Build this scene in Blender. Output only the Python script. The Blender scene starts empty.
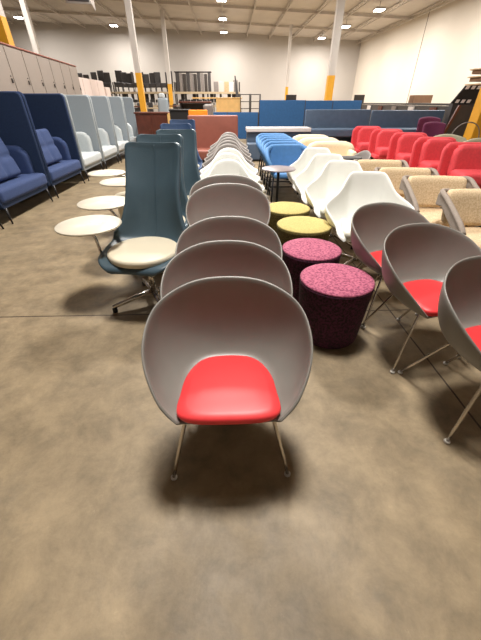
import bpy, bmesh, math, random
from mathutils import Vector, Matrix
random.seed(7)
R = math.radians
SC = bpy.context.scene
COL = SC.collection

# ------------------------------------------------------------ camera, light, exposure
cam_d = bpy.data.cameras.new('camera'); cam = bpy.data.objects.new('camera', cam_d); COL.objects.link(cam)
cam.location = (0, 0, 1.4); cam.rotation_euler = (R(90-35.1), 0, R(-1.8))
cam_d.sensor_fit = 'HORIZONTAL'; cam_d.sensor_width = 36; cam_d.lens = 310/481*36
cam_d.clip_start = .02; cam_d.clip_end = 200
SC.camera = cam
SC.view_settings.view_transform = 'Standard'; SC.view_settings.look = 'None'
SC.view_settings.gamma = 1; SC.view_settings.use_curve_mapping = False
SC.view_settings.exposure = 0.0
LAMP_W = 78.0
w = bpy.data.worlds.new('world'); SC.world = w; w.use_nodes = True
w.node_tree.nodes['Background'].inputs[0].default_value = (1, .93, .85, 1)
w.node_tree.nodes['Background'].inputs[1].default_value = .3
def ceil_z(x): return 6.55 - .04*x
LAMPS = [(.2, 2.2), (-.3, 7.5), (-.3, 12.5), (8.8, 13), (-9.3, 17), (-9.3, 23), (8.8, 19), (-.3, 20), (-.3, 25), (8.9, 25), (-.3, 30), (8.5, 30), (-.3, 35), (8.0, 35), (-9.3, 35), (-16.3, 34)]
KEY_W = 430.0

# ------------------------------------------------------------ materials
def nd(nt, t, **k):
    n = nt.nodes.new(t)
    for a, b in k.items(): setattr(n, a, b)
    return n
def mat(name, col, rough=.6, metal=0, var=.06, scale=8, bump=0, bscale=60, spec=.5, emit=None, es=0, coat=0, sheen=0, col2=None, lo=.35, hi=.65, detail=4):
    m = bpy.data.materials.new(name); m.use_nodes = True; nt = m.node_tree
    b = nt.nodes['Principled BSDF']
    tc = nd(nt, 'ShaderNodeTexCoord'); no = nd(nt, 'ShaderNodeTexNoise')
    no.inputs['Scale'].default_value = scale; no.inputs['Detail'].default_value = detail
    nt.links.new(tc.outputs['Object'], no.inputs['Vector'])
    cr = nd(nt, 'ShaderNodeValToRGB')
    c = Vector(col)
    c2 = Vector(col2) if col2 else c*(1+var)
    c1 = c if col2 else c*(1-var)
    cr.color_ramp.elements[0].position = lo; cr.color_ramp.elements[1].position = hi
    cr.color_ramp.elements[0].color = (*c1, 1); cr.color_ramp.elements[1].color = (*[min(1, v) for v in c2], 1)
    nt.links.new(no.outputs['Fac'], cr.inputs['Fac']); nt.links.new(cr.outputs['Color'], b.inputs['Base Color'])
    b.inputs['Roughness'].default_value = rough; b.inputs['Metallic'].default_value = metal
    b.inputs['Specular IOR Level'].default_value = spec
    b.inputs['Coat Weight'].default_value = coat; b.inputs['Sheen Weight'].default_value = sheen
    if emit: b.inputs['Emission Color'].default_value = (*emit, 1); b.inputs['Emission Strength'].default_value = es
    if bump:
        n2 = nd(nt, 'ShaderNodeTexNoise'); n2.inputs['Scale'].default_value = bscale; n2.inputs['Detail'].default_value = 3
        nt.links.new(tc.outputs['Object'], n2.inputs['Vector'])
        bp = nd(nt, 'ShaderNodeBump'); bp.inputs['Strength'].default_value = bump; bp.inputs['Distance'].default_value = .01
        nt.links.new(n2.outputs['Fac'], bp.inputs['Height']); nt.links.new(bp.outputs['Normal'], b.inputs['Normal'])
    return m
def s(r, g, b):
    f = lambda v: (v/255/12.92) if v/255 <= .04045 else ((v/255+.055)/1.055)**2.4
    return (f(r), f(g), f(b))

M = {}
M['shell'] = mat('grey_shell_plastic', s(134, 131, 125), .38, var=.03)
M['red'] = mat('red_seat_vinyl', s(232, 60, 64), .42, var=.03)
M['chrome'] = mat('brushed_chrome', s(205, 198, 190), .25, 1, .05)
M['foot'] = mat('clear_foot_plastic', s(200, 195, 188), .4)
M['white'] = mat('white_shell', s(236, 237, 233), .45, var=.02)
M['white_pad'] = mat('white_pad', s(238, 237, 222), .6, var=.03)
M['grey_wing'] = mat('grey_wing_shell', s(150, 143, 138), .5, var=.03)
M['teal'] = mat('teal_leather', s(64, 83, 94), .42, var=.06, scale=5, bump=.1, bscale=90)
M['navychair'] = mat('navy_upholstery', s(44, 70, 108), .6, var=.06, bump=.1, bscale=120)
M['cream_top'] = mat('cream_laminate', s(214, 206, 188), .35, var=.03, scale=4)
M['cream_pad'] = mat('cream_vinyl', s(218, 209, 186), .45, var=.03, scale=4)
M['black'] = mat('black_plastic', s(26, 26, 28), .5)
M['blackmetal'] = mat('black_metal', s(28, 27, 30), .4, .3)
M['maroon'] = mat('plum_felt', s(78, 24, 56), .9, col2=s(34, 8, 24), scale=70, bump=.3, bscale=150, lo=.4, hi=.6)
M['pink'] = mat('pink_felt', s(182, 98, 122), .9, col2=s(128, 56, 84), scale=70, bump=.3, bscale=150, lo=.42, hi=.62)
M['yellowf'] = mat('yellow_felt', s(198, 182, 116), .9, col2=s(172, 154, 92), scale=90, bump=.3, bscale=150)
M['olive'] = mat('olive_felt', s(112, 98, 48), .9, col2=s(76, 64, 30), scale=80, bump=.3, bscale=150)
M['navy'] = mat('navy_felt', s(26, 46, 78), .85, var=.1, scale=60, bump=.2, bscale=150)
M['navyseat'] = mat('navy_seat_fabric', s(46, 65, 108), .85, var=.08, scale=60, bump=.2, bscale=150)
M['gpanel'] = mat('grey_felt_panel', s(142, 151, 158), .9, var=.05, scale=60, bump=.2, bscale=150)
M['gseat'] = mat('pale_grey_fabric', s(184, 190, 192), .9, var=.05, scale=60, bump=.2, bscale=150)
M['redf'] = mat('coral_red_fabric', s(220, 72, 80), .85, var=.06, scale=30, bump=.2, bscale=120)
M['tan'] = mat('oatmeal_fabric', s(228, 206, 172), .9, col2=s(200, 172, 134), scale=80, bump=.3, bscale=140)
M['taupe'] = mat('grey_felt_frame', s(150, 138, 128), .9, var=.08, scale=70, bump=.2, bscale=140)
M['cream'] = mat('cream_fabric', s(240, 222, 192), .85, var=.04, scale=30)
M['blue'] = mat('sky_blue_fabric', s(80, 132, 186), .7, var=.05, scale=20)
M['lilac'] = mat('grey_laminate', s(140, 130, 132), .4, var=.03)
M['purple'] = mat('purple_fabric', s(98, 36, 70), .85, var=.08, scale=40)
M['sage'] = mat('sage_fabric', s(176, 172, 148), .85, var=.06, scale=40)
M['bluepanel'] = mat('blue_panel_fabric', s(38, 84, 132), .85, var=.06, scale=20)
M['slate'] = mat('slate_blue_vinyl', s(78, 96, 118), .5, var=.06, scale=8)
M['offwhite'] = mat('offwhite_laminate', s(214, 208, 206), .5, var=.03)
M['brownsofa'] = mat('terracotta_vinyl', s(146, 86, 72), .55, var=.06, scale=6)
M['orange'] = mat('orange_fabric', s(238, 140, 30), .8, var=.05)
M['brownwood'] = mat('dark_cherry_wood', s(88, 42, 28), .45, var=.2, scale=6)
M['maple'] = mat('maple_wood', s(232, 186, 116), .5, var=.06, scale=5)
M['locker'] = mat('tan_laminate', s(134, 122, 112), .55, var=.03, scale=2)
M['whlocker'] = mat('pinkish_white_laminate', s(206, 188, 180), .6, var=.02, scale=2)
M['coppertrim'] = mat('red_brown_trim', s(140, 74, 56), .5)
M['seam'] = mat('dark_seam', s(90, 78, 70), .7)
M['colwhite'] = mat('white_column_paint', s(190, 184, 178), .6, var=.03, scale=3)
M['colyellow'] = mat('yellow_column_paint', s(216, 156, 34), .55, var=.05, scale=3)
M['steel'] = mat('dark_steel', s(70, 64, 60), .5, .5)
M['shelfwood'] = mat('shelf_board', s(176, 158, 130), .7, var=.05)
M['dgrey'] = mat('dark_grey_plastic', s(58, 54, 54), .6, var=.1)
M['mgrey'] = mat('mid_grey_plastic', s(128, 120, 116), .6, var=.1)
M['box'] = mat('brown_cardboard', s(128, 96, 72), .8, var=.05)
M['duct'] = mat('galvanised_duct', s(176, 170, 164), .45, .5, var=.05)
M['joist'] = mat('joist_paint', s(186, 178, 170), .7, var=.04)
M['pallet'] = mat('pallet_wood', s(190, 160, 124), .8, var=.12)
M['lamp_glass'] = mat('lamp_lens', (1, 1, 1), .3, emit=(1, .97, .9), es=30)
M['wall'] = mat('painted_wall', s(178, 172, 166), .85, var=.03, scale=.4, bump=.1, bscale=8)
M['wall_right'] = mat('painted_block_wall', s(206, 197, 184), .85, var=.025, scale=.4, bump=.1, bscale=8)

def ceiling_mat():
    m = mat('ceiling_deck', s(196, 188, 180), .8, var=.05, scale=.7); nt = m.node_tree; b = nt.nodes['Principled BSDF']
    tc = nd(nt, 'ShaderNodeTexCoord'); wv = nd(nt, 'ShaderNodeTexWave'); wv.inputs['Scale'].default_value = 2.0
    wv.bands_direction = 'Y'
    nt.links.new(tc.outputs['Object'], wv.inputs['Vector'])
    bp = nd(nt, 'ShaderNodeBump'); bp.inputs['Strength'].default_value = .4; bp.inputs['Distance'].default_value = .04
    nt.links.new(wv.outputs['Fac'], bp.inputs['Height']); nt.links.new(bp.outputs['Normal'], b.inputs['Normal'])
    return m
def floor_mat():
    m = bpy.data.materials.new('polished_concrete'); m.use_nodes = True; nt = m.node_tree; L = nt.links.new
    b = nt.nodes['Principled BSDF']; tc = nd(nt, 'ShaderNodeTexCoord')
    def noise(sc, det=5, rough=.6, dist=0):
        n = nd(nt, 'ShaderNodeTexNoise'); n.inputs['Scale'].default_value = sc; n.inputs['Detail'].default_value = det
        n.inputs['Roughness'].default_value = rough; n.inputs['Distortion'].default_value = dist
        L(tc.outputs['Object'], n.inputs['Vector']); return n
    def ramp(src, p0, c0, p1, c1):
        r = nd(nt, 'ShaderNodeValToRGB'); e = r.color_ramp.elements
        e[0].position = p0; e[0].color = (*c0, 1); e[1].position = p1; e[1].color = (*c1, 1); L(src, r.inputs['Fac']); return r
    def mix(a, bb, fac, bt='MIX'):
        x = nd(nt, 'ShaderNodeMix', data_type='RGBA', blend_type=bt)
        L(a, x.inputs['A']); L(bb, x.inputs['B'])
        if isinstance(fac, float): x.inputs['Factor'].default_value = fac
        else: L(fac, x.inputs['Factor'])
        return x.outputs['Result']
    big = ramp(noise(1.3, 8, .62, .15).outputs['Fac'], .35, s(112, 99, 79), .68, s(152, 135, 108))
    med = ramp(noise(5.5, 10, .7, .2).outputs['Fac'], .32, s(104, 92, 73), .7, s(176, 156, 124))
    c = mix(big.outputs['Color'], med.outputs['Color'], .55)
    stain = ramp(noise(2.3, 9, .72, .3).outputs['Fac'], .56, (0, 0, 0), .72, (1, 1, 1))
    sc_ = nd(nt, 'ShaderNodeRGB'); sc_.outputs[0].default_value = (*s(104, 96, 84), 1)
    stm = nd(nt, 'ShaderNodeMath', operation='MULTIPLY'); stm.inputs[1].default_value = .45; L(stain.outputs['Color'], stm.inputs[0])
    c = mix(c, sc_.outputs[0], stm.outputs[0])
    li = ramp(noise(11, 10, .75, .3).outputs['Fac'], .62, (0, 0, 0), .8, (1, 1, 1))
    lc = nd(nt, 'ShaderNodeRGB'); lc.outputs[0].default_value = (*s(196, 176, 142), 1)
    lm = nd(nt, 'ShaderNodeMath', operation='MULTIPLY'); lm.inputs[1].default_value = .5; L(li.outputs['Color'], lm.inputs[0])
    c = mix(c, lc.outputs[0], lm.outputs[0])
    # saw-cut joints: across at y = 2.1, along at x = 1.42
    sep = nd(nt, 'ShaderNodeSeparateXYZ'); L(tc.outputs['Object'], sep.inputs[0])
    wob = noise(3, 4)
    def joint(axis, at, wd):
        a = nd(nt, 'ShaderNodeMath', operation='MULTIPLY_ADD'); a.inputs[1].default_value = .015; L(wob.outputs['Fac'], a.inputs[0]); L(sep.outputs[axis], a.inputs[2])
        d = nd(nt, 'ShaderNodeMath', operation='COMPARE'); L(a.outputs[0], d.inputs[0]); d.inputs[1].default_value = at; d.inputs[2].default_value = wd
        return d
    jc = nd(nt, 'ShaderNodeRGB'); jc.outputs[0].default_value = (*s(66, 54, 44), 1)
    for ax, at, wd in (('Y', 2.1, .006), ('X', 1.3, .006), ('Y', 7.1, .008), ('X', -3.8, .008)):
        c = mix(c, jc.outputs[0], joint(ax, at, wd).outputs[0])
    L(c, b.inputs['Base Color'])
    rr = ramp(noise(3, 5).outputs['Fac'], .3, (.42,)*3, .7, (.62,)*3); L(rr.outputs['Color'], b.inputs['Roughness'])
    b.inputs['Specular IOR Level'].default_value = .4
    bp = nd(nt, 'ShaderNodeBump'); bp.inputs['Strength'].default_value = .12; bp.inputs['Distance'].default_value = .01
    L(noise(30, 6).outputs['Fac'], bp.inputs['Height']); L(bp.outputs['Normal'], b.inputs['Normal'])
    return m
M['floor'] = floor_mat(); M['ceiling'] = ceiling_mat()

# ------------------------------------------------------------ mesh helpers
def link(name, bm, m, parent=None, smooth=True, loc=None):
    me = bpy.data.meshes.new(name)
    bmesh.ops.recalc_face_normals(bm, faces=bm.faces)
    bm.to_mesh(me); bm.free()
    if smooth: me.polygons.foreach_set('use_smooth', [True]*len(me.polygons))
    me.materials.append(M[m] if isinstance(m, str) else m)
    o = bpy.data.objects.new(name, me); COL.objects.link(o)
    if parent: o.parent = parent
    if loc: o.location = loc
    return o
def BM(): return bmesh.new()
def box(bm, c, sz, rot=None):
    mx = Matrix.Translation(c) @ (rot if rot else Matrix()) @ Matrix.Diagonal((*sz, 1))
    bmesh.ops.create_cube(bm, size=1, matrix=mx); return bm
def rbox(bm, c, sz, r, seg=3, puff=0, rot=None, inner=4, fn=None):
    """rounded box / cushion; puff swells the two z faces, fn warps each local vertex"""
    a = [v/2 for v in sz]; r = min(r, min(a)*.999)
    def axis(h):
        L = [-h + r*(1-math.cos(t/seg*math.pi/2)) if False else -h + r*t/seg for t in range(seg)]
        n = max(1, inner)
        mid = [-(h-r) + 2*(h-r)*t/n for t in range(n+1)]
        return L + mid + [-v for v in reversed(L)]
    ax = [axis(h) for h in a]
    vs = {}
    mx = Matrix.Translation(c) @ (rot if rot else Matrix())
    def V(i, j, k):
        key = (i, j, k)
        if key in vs: return vs[key]
        p = Vector((ax[0][i], ax[1][j], ax[2][k]))
        q = Vector([max(-(h-r), min(h-r, t)) for h, t in zip(a, p)])
        d = p-q
        if d.length > 1e-9: p = q + d.normalized()*r if d.length > r*.999 or max(abs(t) for t in d) > r*.999 else q + d
        if puff:
            fx = 1-(p.x/a[0])**2; fy = 1-(p.y/a[1])**2
            p.z += (1 if p.z > 0 else -1)*puff*max(0, fx)**.6*max(0, fy)**.6*(abs(p.z)/a[2])
        if fn: p = fn(p)
        vs[key] = bm.verts.new(mx @ p); return vs[key]
    n = [len(t)-1 for t in ax]
    for k in (0, n[2]):
        for i in range(n[0]):
            for j in range(n[1]): bm.faces.new((V(i, j, k), V(i+1, j, k), V(i+1, j+1, k), V(i, j+1, k)))
    for j in (0, n[1]):
        for i in range(n[0]):
            for k in range(n[2]): bm.faces.new((V(i, j, k), V(i+1, j, k), V(i+1, j, k+1), V(i, j, k+1)))
    for i in (0, n[0]):
        for j in range(n[1]):
            for k in range(n[2]): bm.faces.new((V(i, j, k), V(i, j+1, k), V(i, j+1, k+1), V(i, j, k+1)))
    return bm
def catmull(P, n=6):
    o = []
    for i in range(len(P)-1):
        p0, p1, p2, p3 = (Vector(P[max(i-1, 0)]), Vector(P[i]), Vector(P[i+1]), Vector(P[min(i+2, len(P)-1)]))
        for k in range(n):
            t = k/n
            o.append(.5*(2*p1+(p2-p0)*t+(2*p0-5*p1+4*p2-p3)*t*t+(3*p1-p0-3*p2+p3)*t**3))
    o.append(Vector(P[-1])); return o
def tube(bm, P, r, seg=8, closed=False, flat=1.0):
    P = [Vector(p) for p in P]; n = len(P); rings = []
    up = None
    for i, p in enumerate(P):
        if closed: t = (P[(i+1) % n]-P[i-1]).normalized()
        else: t = (P[min(i+1, n-1)]-P[max(i-1, 0)]).normalized()
        if up is None:
            up = t.orthogonal().normalized()
            if abs(t.z) < .9: up = (Vector((0, 0, 1))-t*t.z).normalized()
        up = (up-t*up.dot(t)).normalized(); sd = t.cross(up)
        rr = r[i] if isinstance(r, (list, tuple)) else r
        rings.append([bm.verts.new(p+up*rr*flat*math.cos(2*math.pi*k/seg)+sd*rr*math.sin(2*math.pi*k/seg)) for k in range(seg)])
    for i in range(n if closed else n-1):
        A, B = rings[i], rings[(i+1) % n]
        for k in range(seg): bm.faces.new((A[k], A[(k+1) % seg], B[(k+1) % seg], B[k]))
    if not closed: bm.faces.new(rings[0]); bm.faces.new(rings[-1][::-1])
    return bm
def lathe(bm, prof, seg=32, c=(0, 0, 0), sx=1, sy=1):
    rings = []
    for r, z in prof:
        if r < 1e-5: rings.append([bm.verts.new((c[0], c[1], c[2]+z))])
        else: rings.append([bm.verts.new((c[0]+sx*r*math.cos(2*math.pi*k/seg), c[1]+sy*r*math.sin(2*math.pi*k/seg), c[2]+z)) for k in range(seg)])
    for A, B in zip(rings, rings[1:]):
        for k in range(seg):
            a = [A[k % len(A)], A[(k+1) % seg % len(A)], B[(k+1) % seg % len(B)], B[k % len(B)]]
            f = []
            for v in a:
                if v not in f: f.append(v)
            if len(f) > 2: bm.faces.new(f)
    return bm
def disc(bm, c, r, h, bev=.006, seg=36, sy=1):
    return lathe(bm, [(0, 0), (r-bev, 0), (r, bev), (r, h-bev), (r-bev, h), (0, h)], seg, c, 1, sy)
def prism(bm, pts, axis, t0, t1):
    """extrude a 2D outline along axis 'x','y' or 'z' from t0 to t1"""
    f = {'x': lambda u, v, t: (t, u, v), 'y': lambda u, v, t: (u, t, v), 'z': lambda u, v, t: (u, v, t)}[axis]
    A = [bm.verts.new(f(u, v, t0)) for u, v in pts]; B = [bm.verts.new(f(u, v, t1)) for u, v in pts]
    bm.faces.new(A); bm.faces.new(B[::-1])
    for i in range(len(pts)): j = (i+1) % len(pts); bm.faces.new((A[i], A[j], B[j], B[i]))
    return bm
def bevel(o, wdt=.01, seg=2):
    md = o.modifiers.new('bevel', 'BEVEL'); md.width = wdt; md.segments = seg; md.limit_method = 'ANGLE'; md.angle_limit = R(40); return o
def tag(o, label, cat, group=None):
    o['label'] = label; o['category'] = cat
    if group: o['group'] = group
    return o
def thing(name, label, cat, loc=(0, 0, 0), rz=0, group=None, sc=1):
    o = bpy.data.objects.new(name, None); COL.objects.link(o); o.empty_display_size = .2
    o.location = loc; o.rotation_euler = (0, 0, rz); o.scale = (sc, sc, sc)
    return tag(o, label, cat, group)
def dup(root, loc, rz, label, group=None, sc=1):
    def cp(o, par):
        c = o.copy(); COL.objects.link(c); c.parent = par
        for ch in o.children: cp(ch, c)
        return c
    r = cp(root, None); r.location = loc; r.rotation_euler = (0, 0, rz); r.scale = (sc, sc, sc); r['label'] = label
    if group: r['group'] = group
    return r
def struct(name, bm, m, smooth=False):
    o = link(name, bm, m, None, smooth); o['kind'] = 'structure'; return o

# ------------------------------------------------------------ building
XL, XR, YB, YF = -22.0, 12.4, 38.0, -6.0
struct('floor', box(BM(), ((XL+XR)/2, (YB+YF)/2, -.1), (XR-XL, YB-YF, .2)), 'floor')
zl, zr = ceil_z(XL), ceil_z(XR)
b = BM(); prism(b, [(XL, zl), (XR, zr), (XR, zr+.2), (XL, zl+.2)], 'y', YF, YB); struct('ceiling', b, 'ceiling')
b = BM(); prism(b, [(XL-.2, 0), (XR+.2, 0), (XR+.2, zr), (XL-.2, zl)], 'y', YB, YB+.2); struct('wall_back', b, 'wall')
b = BM(); prism(b, [(XL-.2, 0), (XR+.2, 0), (XR+.2, zr), (XL-.2, zl)], 'y', YF-.2, YF); struct('wall_front', b, 'wall')
struct('wall_right', box(BM(), (XR+.1, (YB+YF)/2, zr/2), (.2, YB-YF, zr)), 'wall_right')
struct('wall_left', box(BM(), (XL-.1, (YB+YF)/2, zl/2), (.2, YB-YF, zl)), 'wall')
# control joint strips on the right wall, ceiling girders and joists
for i, y in enumerate((14.0, 26.0)):
    struct('trim_%d' % (i+1), box(BM(), (XR-.008, y, zr/2), (.016, .03, zr)), 'seam')
b = BM()
for y in [8, 13, 18, 23, 28, 33]:
    rot = Matrix.Rotation(math.atan(.04), 4, 'Y')
    box(b, ((XL+XR)/2, y, ceil_z((XL+XR)/2)-.1), (XR-XL, .08, .14), rot)
struct('trim_3', b, 'joist')
b = BM()
for i in range(17):
    x = XL+1.2+i*2.05
    for dz in (.02, .22): box(b, (x, (YB+8)/2, ceil_z(x)-.03-dz), (.06, YB-8, .04))
    for k in range(30):
        y = 8+k
        tube(b, [(x, y, ceil_z(x)-.05), (x, y+.5, ceil_z(x)-.25), (x, y+1, ceil_z(x)-.05)], .014, 4)
struct('trim_4', b, 'joist')

# ------------------------------------------------------------ lamps
def lamp_build():
    t = thing('ceiling_lamp', '', 'lamp', (0, 0, 0), 0, 'high bay lamps under the ceiling')
    link('lamp_lens', rbox(BM(), (0, 0, .02), (.5, .5, .03), .01, 2), 'lamp_glass', t)
    link('lamp_housing', rbox(BM(), (0, 0, .09), (.56, .56, .1), .03, 2), 'duct', t)
    link('hanger', tube(BM(), [(0, 0, .14), (0, 0, .40)], .01, 6), 'steel', t)
    return t
LN = {(25, 8.9): 'bright square ceiling lamp at the top edge, nearest over the right side',
      (30, 8.5): 'bright ceiling lamp just right of the tall white column on the right',
      (35, 8.0): 'bright ceiling lamp just left of the tall white column on the right',
      (25, -.3): 'ceiling lamp cut by the top edge above the middle row of chairs',
      (30, -.3): 'upper of the two close ceiling lamps above the middle row of chairs',
      (35, -.3): 'lower of the two close ceiling lamps above the middle row of chairs',
      (35, -9.3): 'small bright ceiling lamp left of the white column on the left',
      (34, -16.3): 'bright ceiling lamp beside the yellow post in the top left corner',
      (2.2, .2): 'ceiling lamp straight above the front tub chairs', (7.5, -.3): 'ceiling lamp above the grey winged chairs',
      (12.5, -.3): 'ceiling lamp above the blue partitions', (13, 8.8): 'ceiling lamp above the black sample board',
      (17, -9.3): 'ceiling lamp above the tall tan lockers', (23, -9.3): 'ceiling lamp above the pale column on the left',
      (19, 8.8): 'ceiling lamp above the long dark shelving', (20, -.3): 'ceiling lamp above the maple cabinet'}
proto = None
for (x, y) in LAMPS:
    z = ceil_z(x)-.42
    lab = LN[(y, x)]
    if proto is None: proto = lamp_build(); t = proto; t['label'] = lab; t.location = (x, y, z)
    else: t = dup(proto, (x, y, z), 0, lab)
    for ch in t.children:
        if ch.name.startswith('hanger'): ch.scale = (1, 1, 1.0)
    ld = bpy.data.lights.new('lamp_light', 'AREA'); ld.shape = 'SQUARE'; ld.size = .5 if y > 3 else .9
    ld.energy = KEY_W if y < 3 else LAMP_W; ld.color = (1, .95, .89)
    lo = bpy.data.objects.new('lamp_light', ld); COL.objects.link(lo); lo.parent = t; lo.location = (0, 0, -.02)

# ------------------------------------------------------------ columns
def column(x, y, wd, ytop, label, rz=0):
    t = thing('steel_column', label, 'column', (x, y, 0), rz, 'steel columns holding up the roof')
    h = ceil_z(x)-.3
    def hsec(z0, z1, g=0):
        b = BM()
        for sy in (-1, 1): box(b, (0, sy*(wd/2-.008), (z0+z1)/2), (wd+g, .016+g, z1-z0))
        box(b, (0, 0, (z0+z1)/2), (.014+g, wd-.02, z1-z0))
        for sx in (-1, 1): box(b, (sx*(wd/2-.006), 0, (z0+z1)/2), (.012+g, wd-.03, z1-z0))
        return b
    link('painted_base', hsec(0, ytop, .006), 'colyellow', t, False)
    link('shaft', hsec(ytop, h), 'colwhite', t, False)
column(-3.6, 16, .21, 2.36, 'white column with yellow foot just behind the last pale booth')
column(-4.35, 29, .26, 2.5, 'white column with yellow foot in front of the loaded shelving')
column(4.7, 31, .2, 2.4, 'thin white column with yellow foot behind the blue partitions, left of the thicker one')
column(5.45, 20.7, .34, 2.55, 'thick white column with yellow foot behind the blue partitions on the right')
column(-5.05, 9.6, .22, 2.95, 'yellow post rising behind the tan lockers at the left edge')
column(-9.2, 20, .22, 2.3, 'slanting pale column behind the tan lockers, upper left')
column(6.53, 9.4, .34, 3.4, 'wide yellow post at the right edge behind the red chairs')

# ------------------------------------------------------------ shell chair (grey bucket, red seat)
def mirror(P): return P + [(-x, y, z) for x, y, z in P[-2::-1]]
def shell_mesh(rim, seat, front, nv=10, drop=.25, n=6):
    Rm = catmull(rim, n); S = catmull(seat, n); b = BM(); F = Vector(front); rows = []
    for r_, q in zip(Rm, S):
        col = []
        C = Vector((r_.x*.92+q.x*.08, r_.y*.92+q.y*.08, q.z+(r_.z-q.z)*drop))
        for k in range(nv+1):
            t = k/nv; col.append(b.verts.new((1-t)**2*r_+2*t*(1-t)*C+t*t*q))
        for k in (1, 2, 3): col.append(b.verts.new(q.lerp(F, k/4)))
        rows.append(col)
    fv = b.verts.new(F)
    for A, B in zip(rows, rows[1:]):
        for k in range(len(A)-1): b.faces.new((A[k], B[k], B[k+1], A[k+1]))
        b.faces.new((A[-1], B[-1], fv))
    return b
def solid(o, t, off=0, sub=1):
    m = o.modifiers.new('solid', 'SOLIDIFY'); m.thickness = t; m.offset = off
    if sub: m2 = o.modifiers.new('sub', 'SUBSURF'); m2.levels = sub; m2.render_levels = sub
    return o
def pad_mesh(b, outline, z0, z1, r=.012, crown=.008):
    """cushion with the given 2D outline"""
    n = len(outline); cx = sum(p[0] for p in outline)/n; cy = sum(p[1] for p in outline)/n
    rings = []
    prof = [(0, z0), (.6, z0), (1-r*3, z0), (1-r, z0+.35*(z1-z0)), (1, z0+.55*(z1-z0)), (1-.6*r, z1-.2*(z1-z0)), (1-3*r, z1-.02*(z1-z0)), (.8, z1+crown*.5), (.5, z1+crown), (0, z1+crown)]
    for f, z in prof:
        if f == 0: rings.append([b.verts.new((cx, cy, z))])
        else: rings.append([b.verts.new((cx+(p[0]-cx)*f, cy+(p[1]-cy)*f, z)) for p in outline])
    for A, B in zip(rings, rings[1:]):
        for k in range(n):
            f = []
            for v in (A[k % len(A)], A[(k+1) % n % len(A)], B[(k+1) % n % len(B)], B[k % len(B)]):
                if v not in f: f.append(v)
            if len(f) > 2: b.faces.new(f)
    return b
def closed(P, n=6):
    o = []; N = len(P)
    for i in range(N):
        p0, p1, p2, p3 = [Vector(P[(i+j-1) % N]) for j in range(4)]
        for k in range(n):
            t = k/n; o.append(.5*(2*p1+(p2-p0)*t+(2*p0-5*p1+4*p2-p3)*t*t+(3*p1-p0-3*p2+p3)*t**3))
    return o
RIM = mirror([(-.19, -.21, .432), (-.265, -.165, .52), (-.325, -.03, .63), (-.30, .14, .72), (-.17, .25, .772), (0, .28, .785)])
SEAT = mirror([(-.175, -.20, .418), (-.19, -.12, .42), (-.19, -.03, .42), (-.175, .07, .422), (-.11, .145, .425), (0, .165, .425)])
def tub_chair(label, x, y, rz, lift=0, group=None, red=True):
    t = thing('tub_chair', label, 'chair', (x, y, 0), rz, group)
    up = lambda P: [(a, b_, c+lift) for a, b_, c in P]
    o = link('shell', shell_mesh(up(RIM), up(SEAT), (0, -.205, .416+lift)), 'shell', t); solid(o, .012)
    ol = closed([(-.19, -.2), (-.1, -.214), (.1, -.214), (.19, -.2), (.2, -.1), (.165, .05), (.09, .125), (-.09, .125), (-.165, .05), (-.2, -.1)], 5) if False else \
        [Vector((v.x, v.y)) for v in closed([(-.18, -.2, 0), (0, -.222, 0), (.18, -.2, 0), (.192, -.08, 0), (.168, .04, 0), (.09, .125, 0), (-.09, .125, 0), (-.168, .04, 0), (-.192, -.08, 0)], 6)]
    if red: link('seat_pad', pad_mesh(BM(), ol, .427+lift, .462+lift), 'red', t)
    else: link('seat_pad', pad_mesh(BM(), ol, .427+lift, .462+lift), 'mgrey', t)
    for sx in (-1, 1):
        for sy in (-1, 1):
            foot = (sx*(.258 if sy < 0 else .17), -.18 if sy < 0 else .30, .012); top = (sx*.165, -.13 if sy < 0 else .1, .395+lift)
            lg = link('leg', tube(BM(), catmull([foot, top, (sx*.13, top[1]*.9, .41+lift)], 4), .008), 'chrome', t)
            link('foot_glide', disc(BM(), (foot[0], foot[1], 0), .015, .014, .004, 12), 'foot', lg)
    fr = BM()
    tube(fr, [(-.15, -.125, .405+lift), (.15, -.125, .405+lift)], .008); tube(fr, [(-.15, .09, .405+lift), (.15, .09, .405+lift)], .008)
    link('under_frame', fr, 'chrome', t)
    return t
G1 = 'grey tub chairs in the middle row'
tc1 = tub_chair('grey tub chair with red seat pad, alone at the front of the middle row', -.02, .93, 0, 0, G1)
dup(tc1, (-.025, 1.36, 0), R(1), 'grey tub chair directly behind the frontmost red seated chair', G1)
dup(tc1, (-.015, 1.80, 0), R(-1), 'third grey tub chair of the middle row, lowest rim of the five', G1)
tc4 = tub_chair('fourth grey tub chair of the middle row, full oval back standing higher', -.018, 2.47, 0, .07, G1)
dup(tc4, (-.03, 2.84, 0), R(1.5), 'last grey tub chair of the middle row, just before the white winged chairs', G1)
G2 = 'grey tub chairs with red seats on the right'
dup(tc1, (1.18, 2.11, 0), R(18), 'grey tub chair with red seat beside the plum pouf, farthest of the right three', G2)
dup(tc1, (1.21, 1.62, 0), R(14), 'middle one of the three grey red seated tub chairs on the right', G2)
dup(tc1, (1.28, 1.12, 0), R(12), 'nearest grey tub chair at the right edge, cut by the frame', G2)

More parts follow.
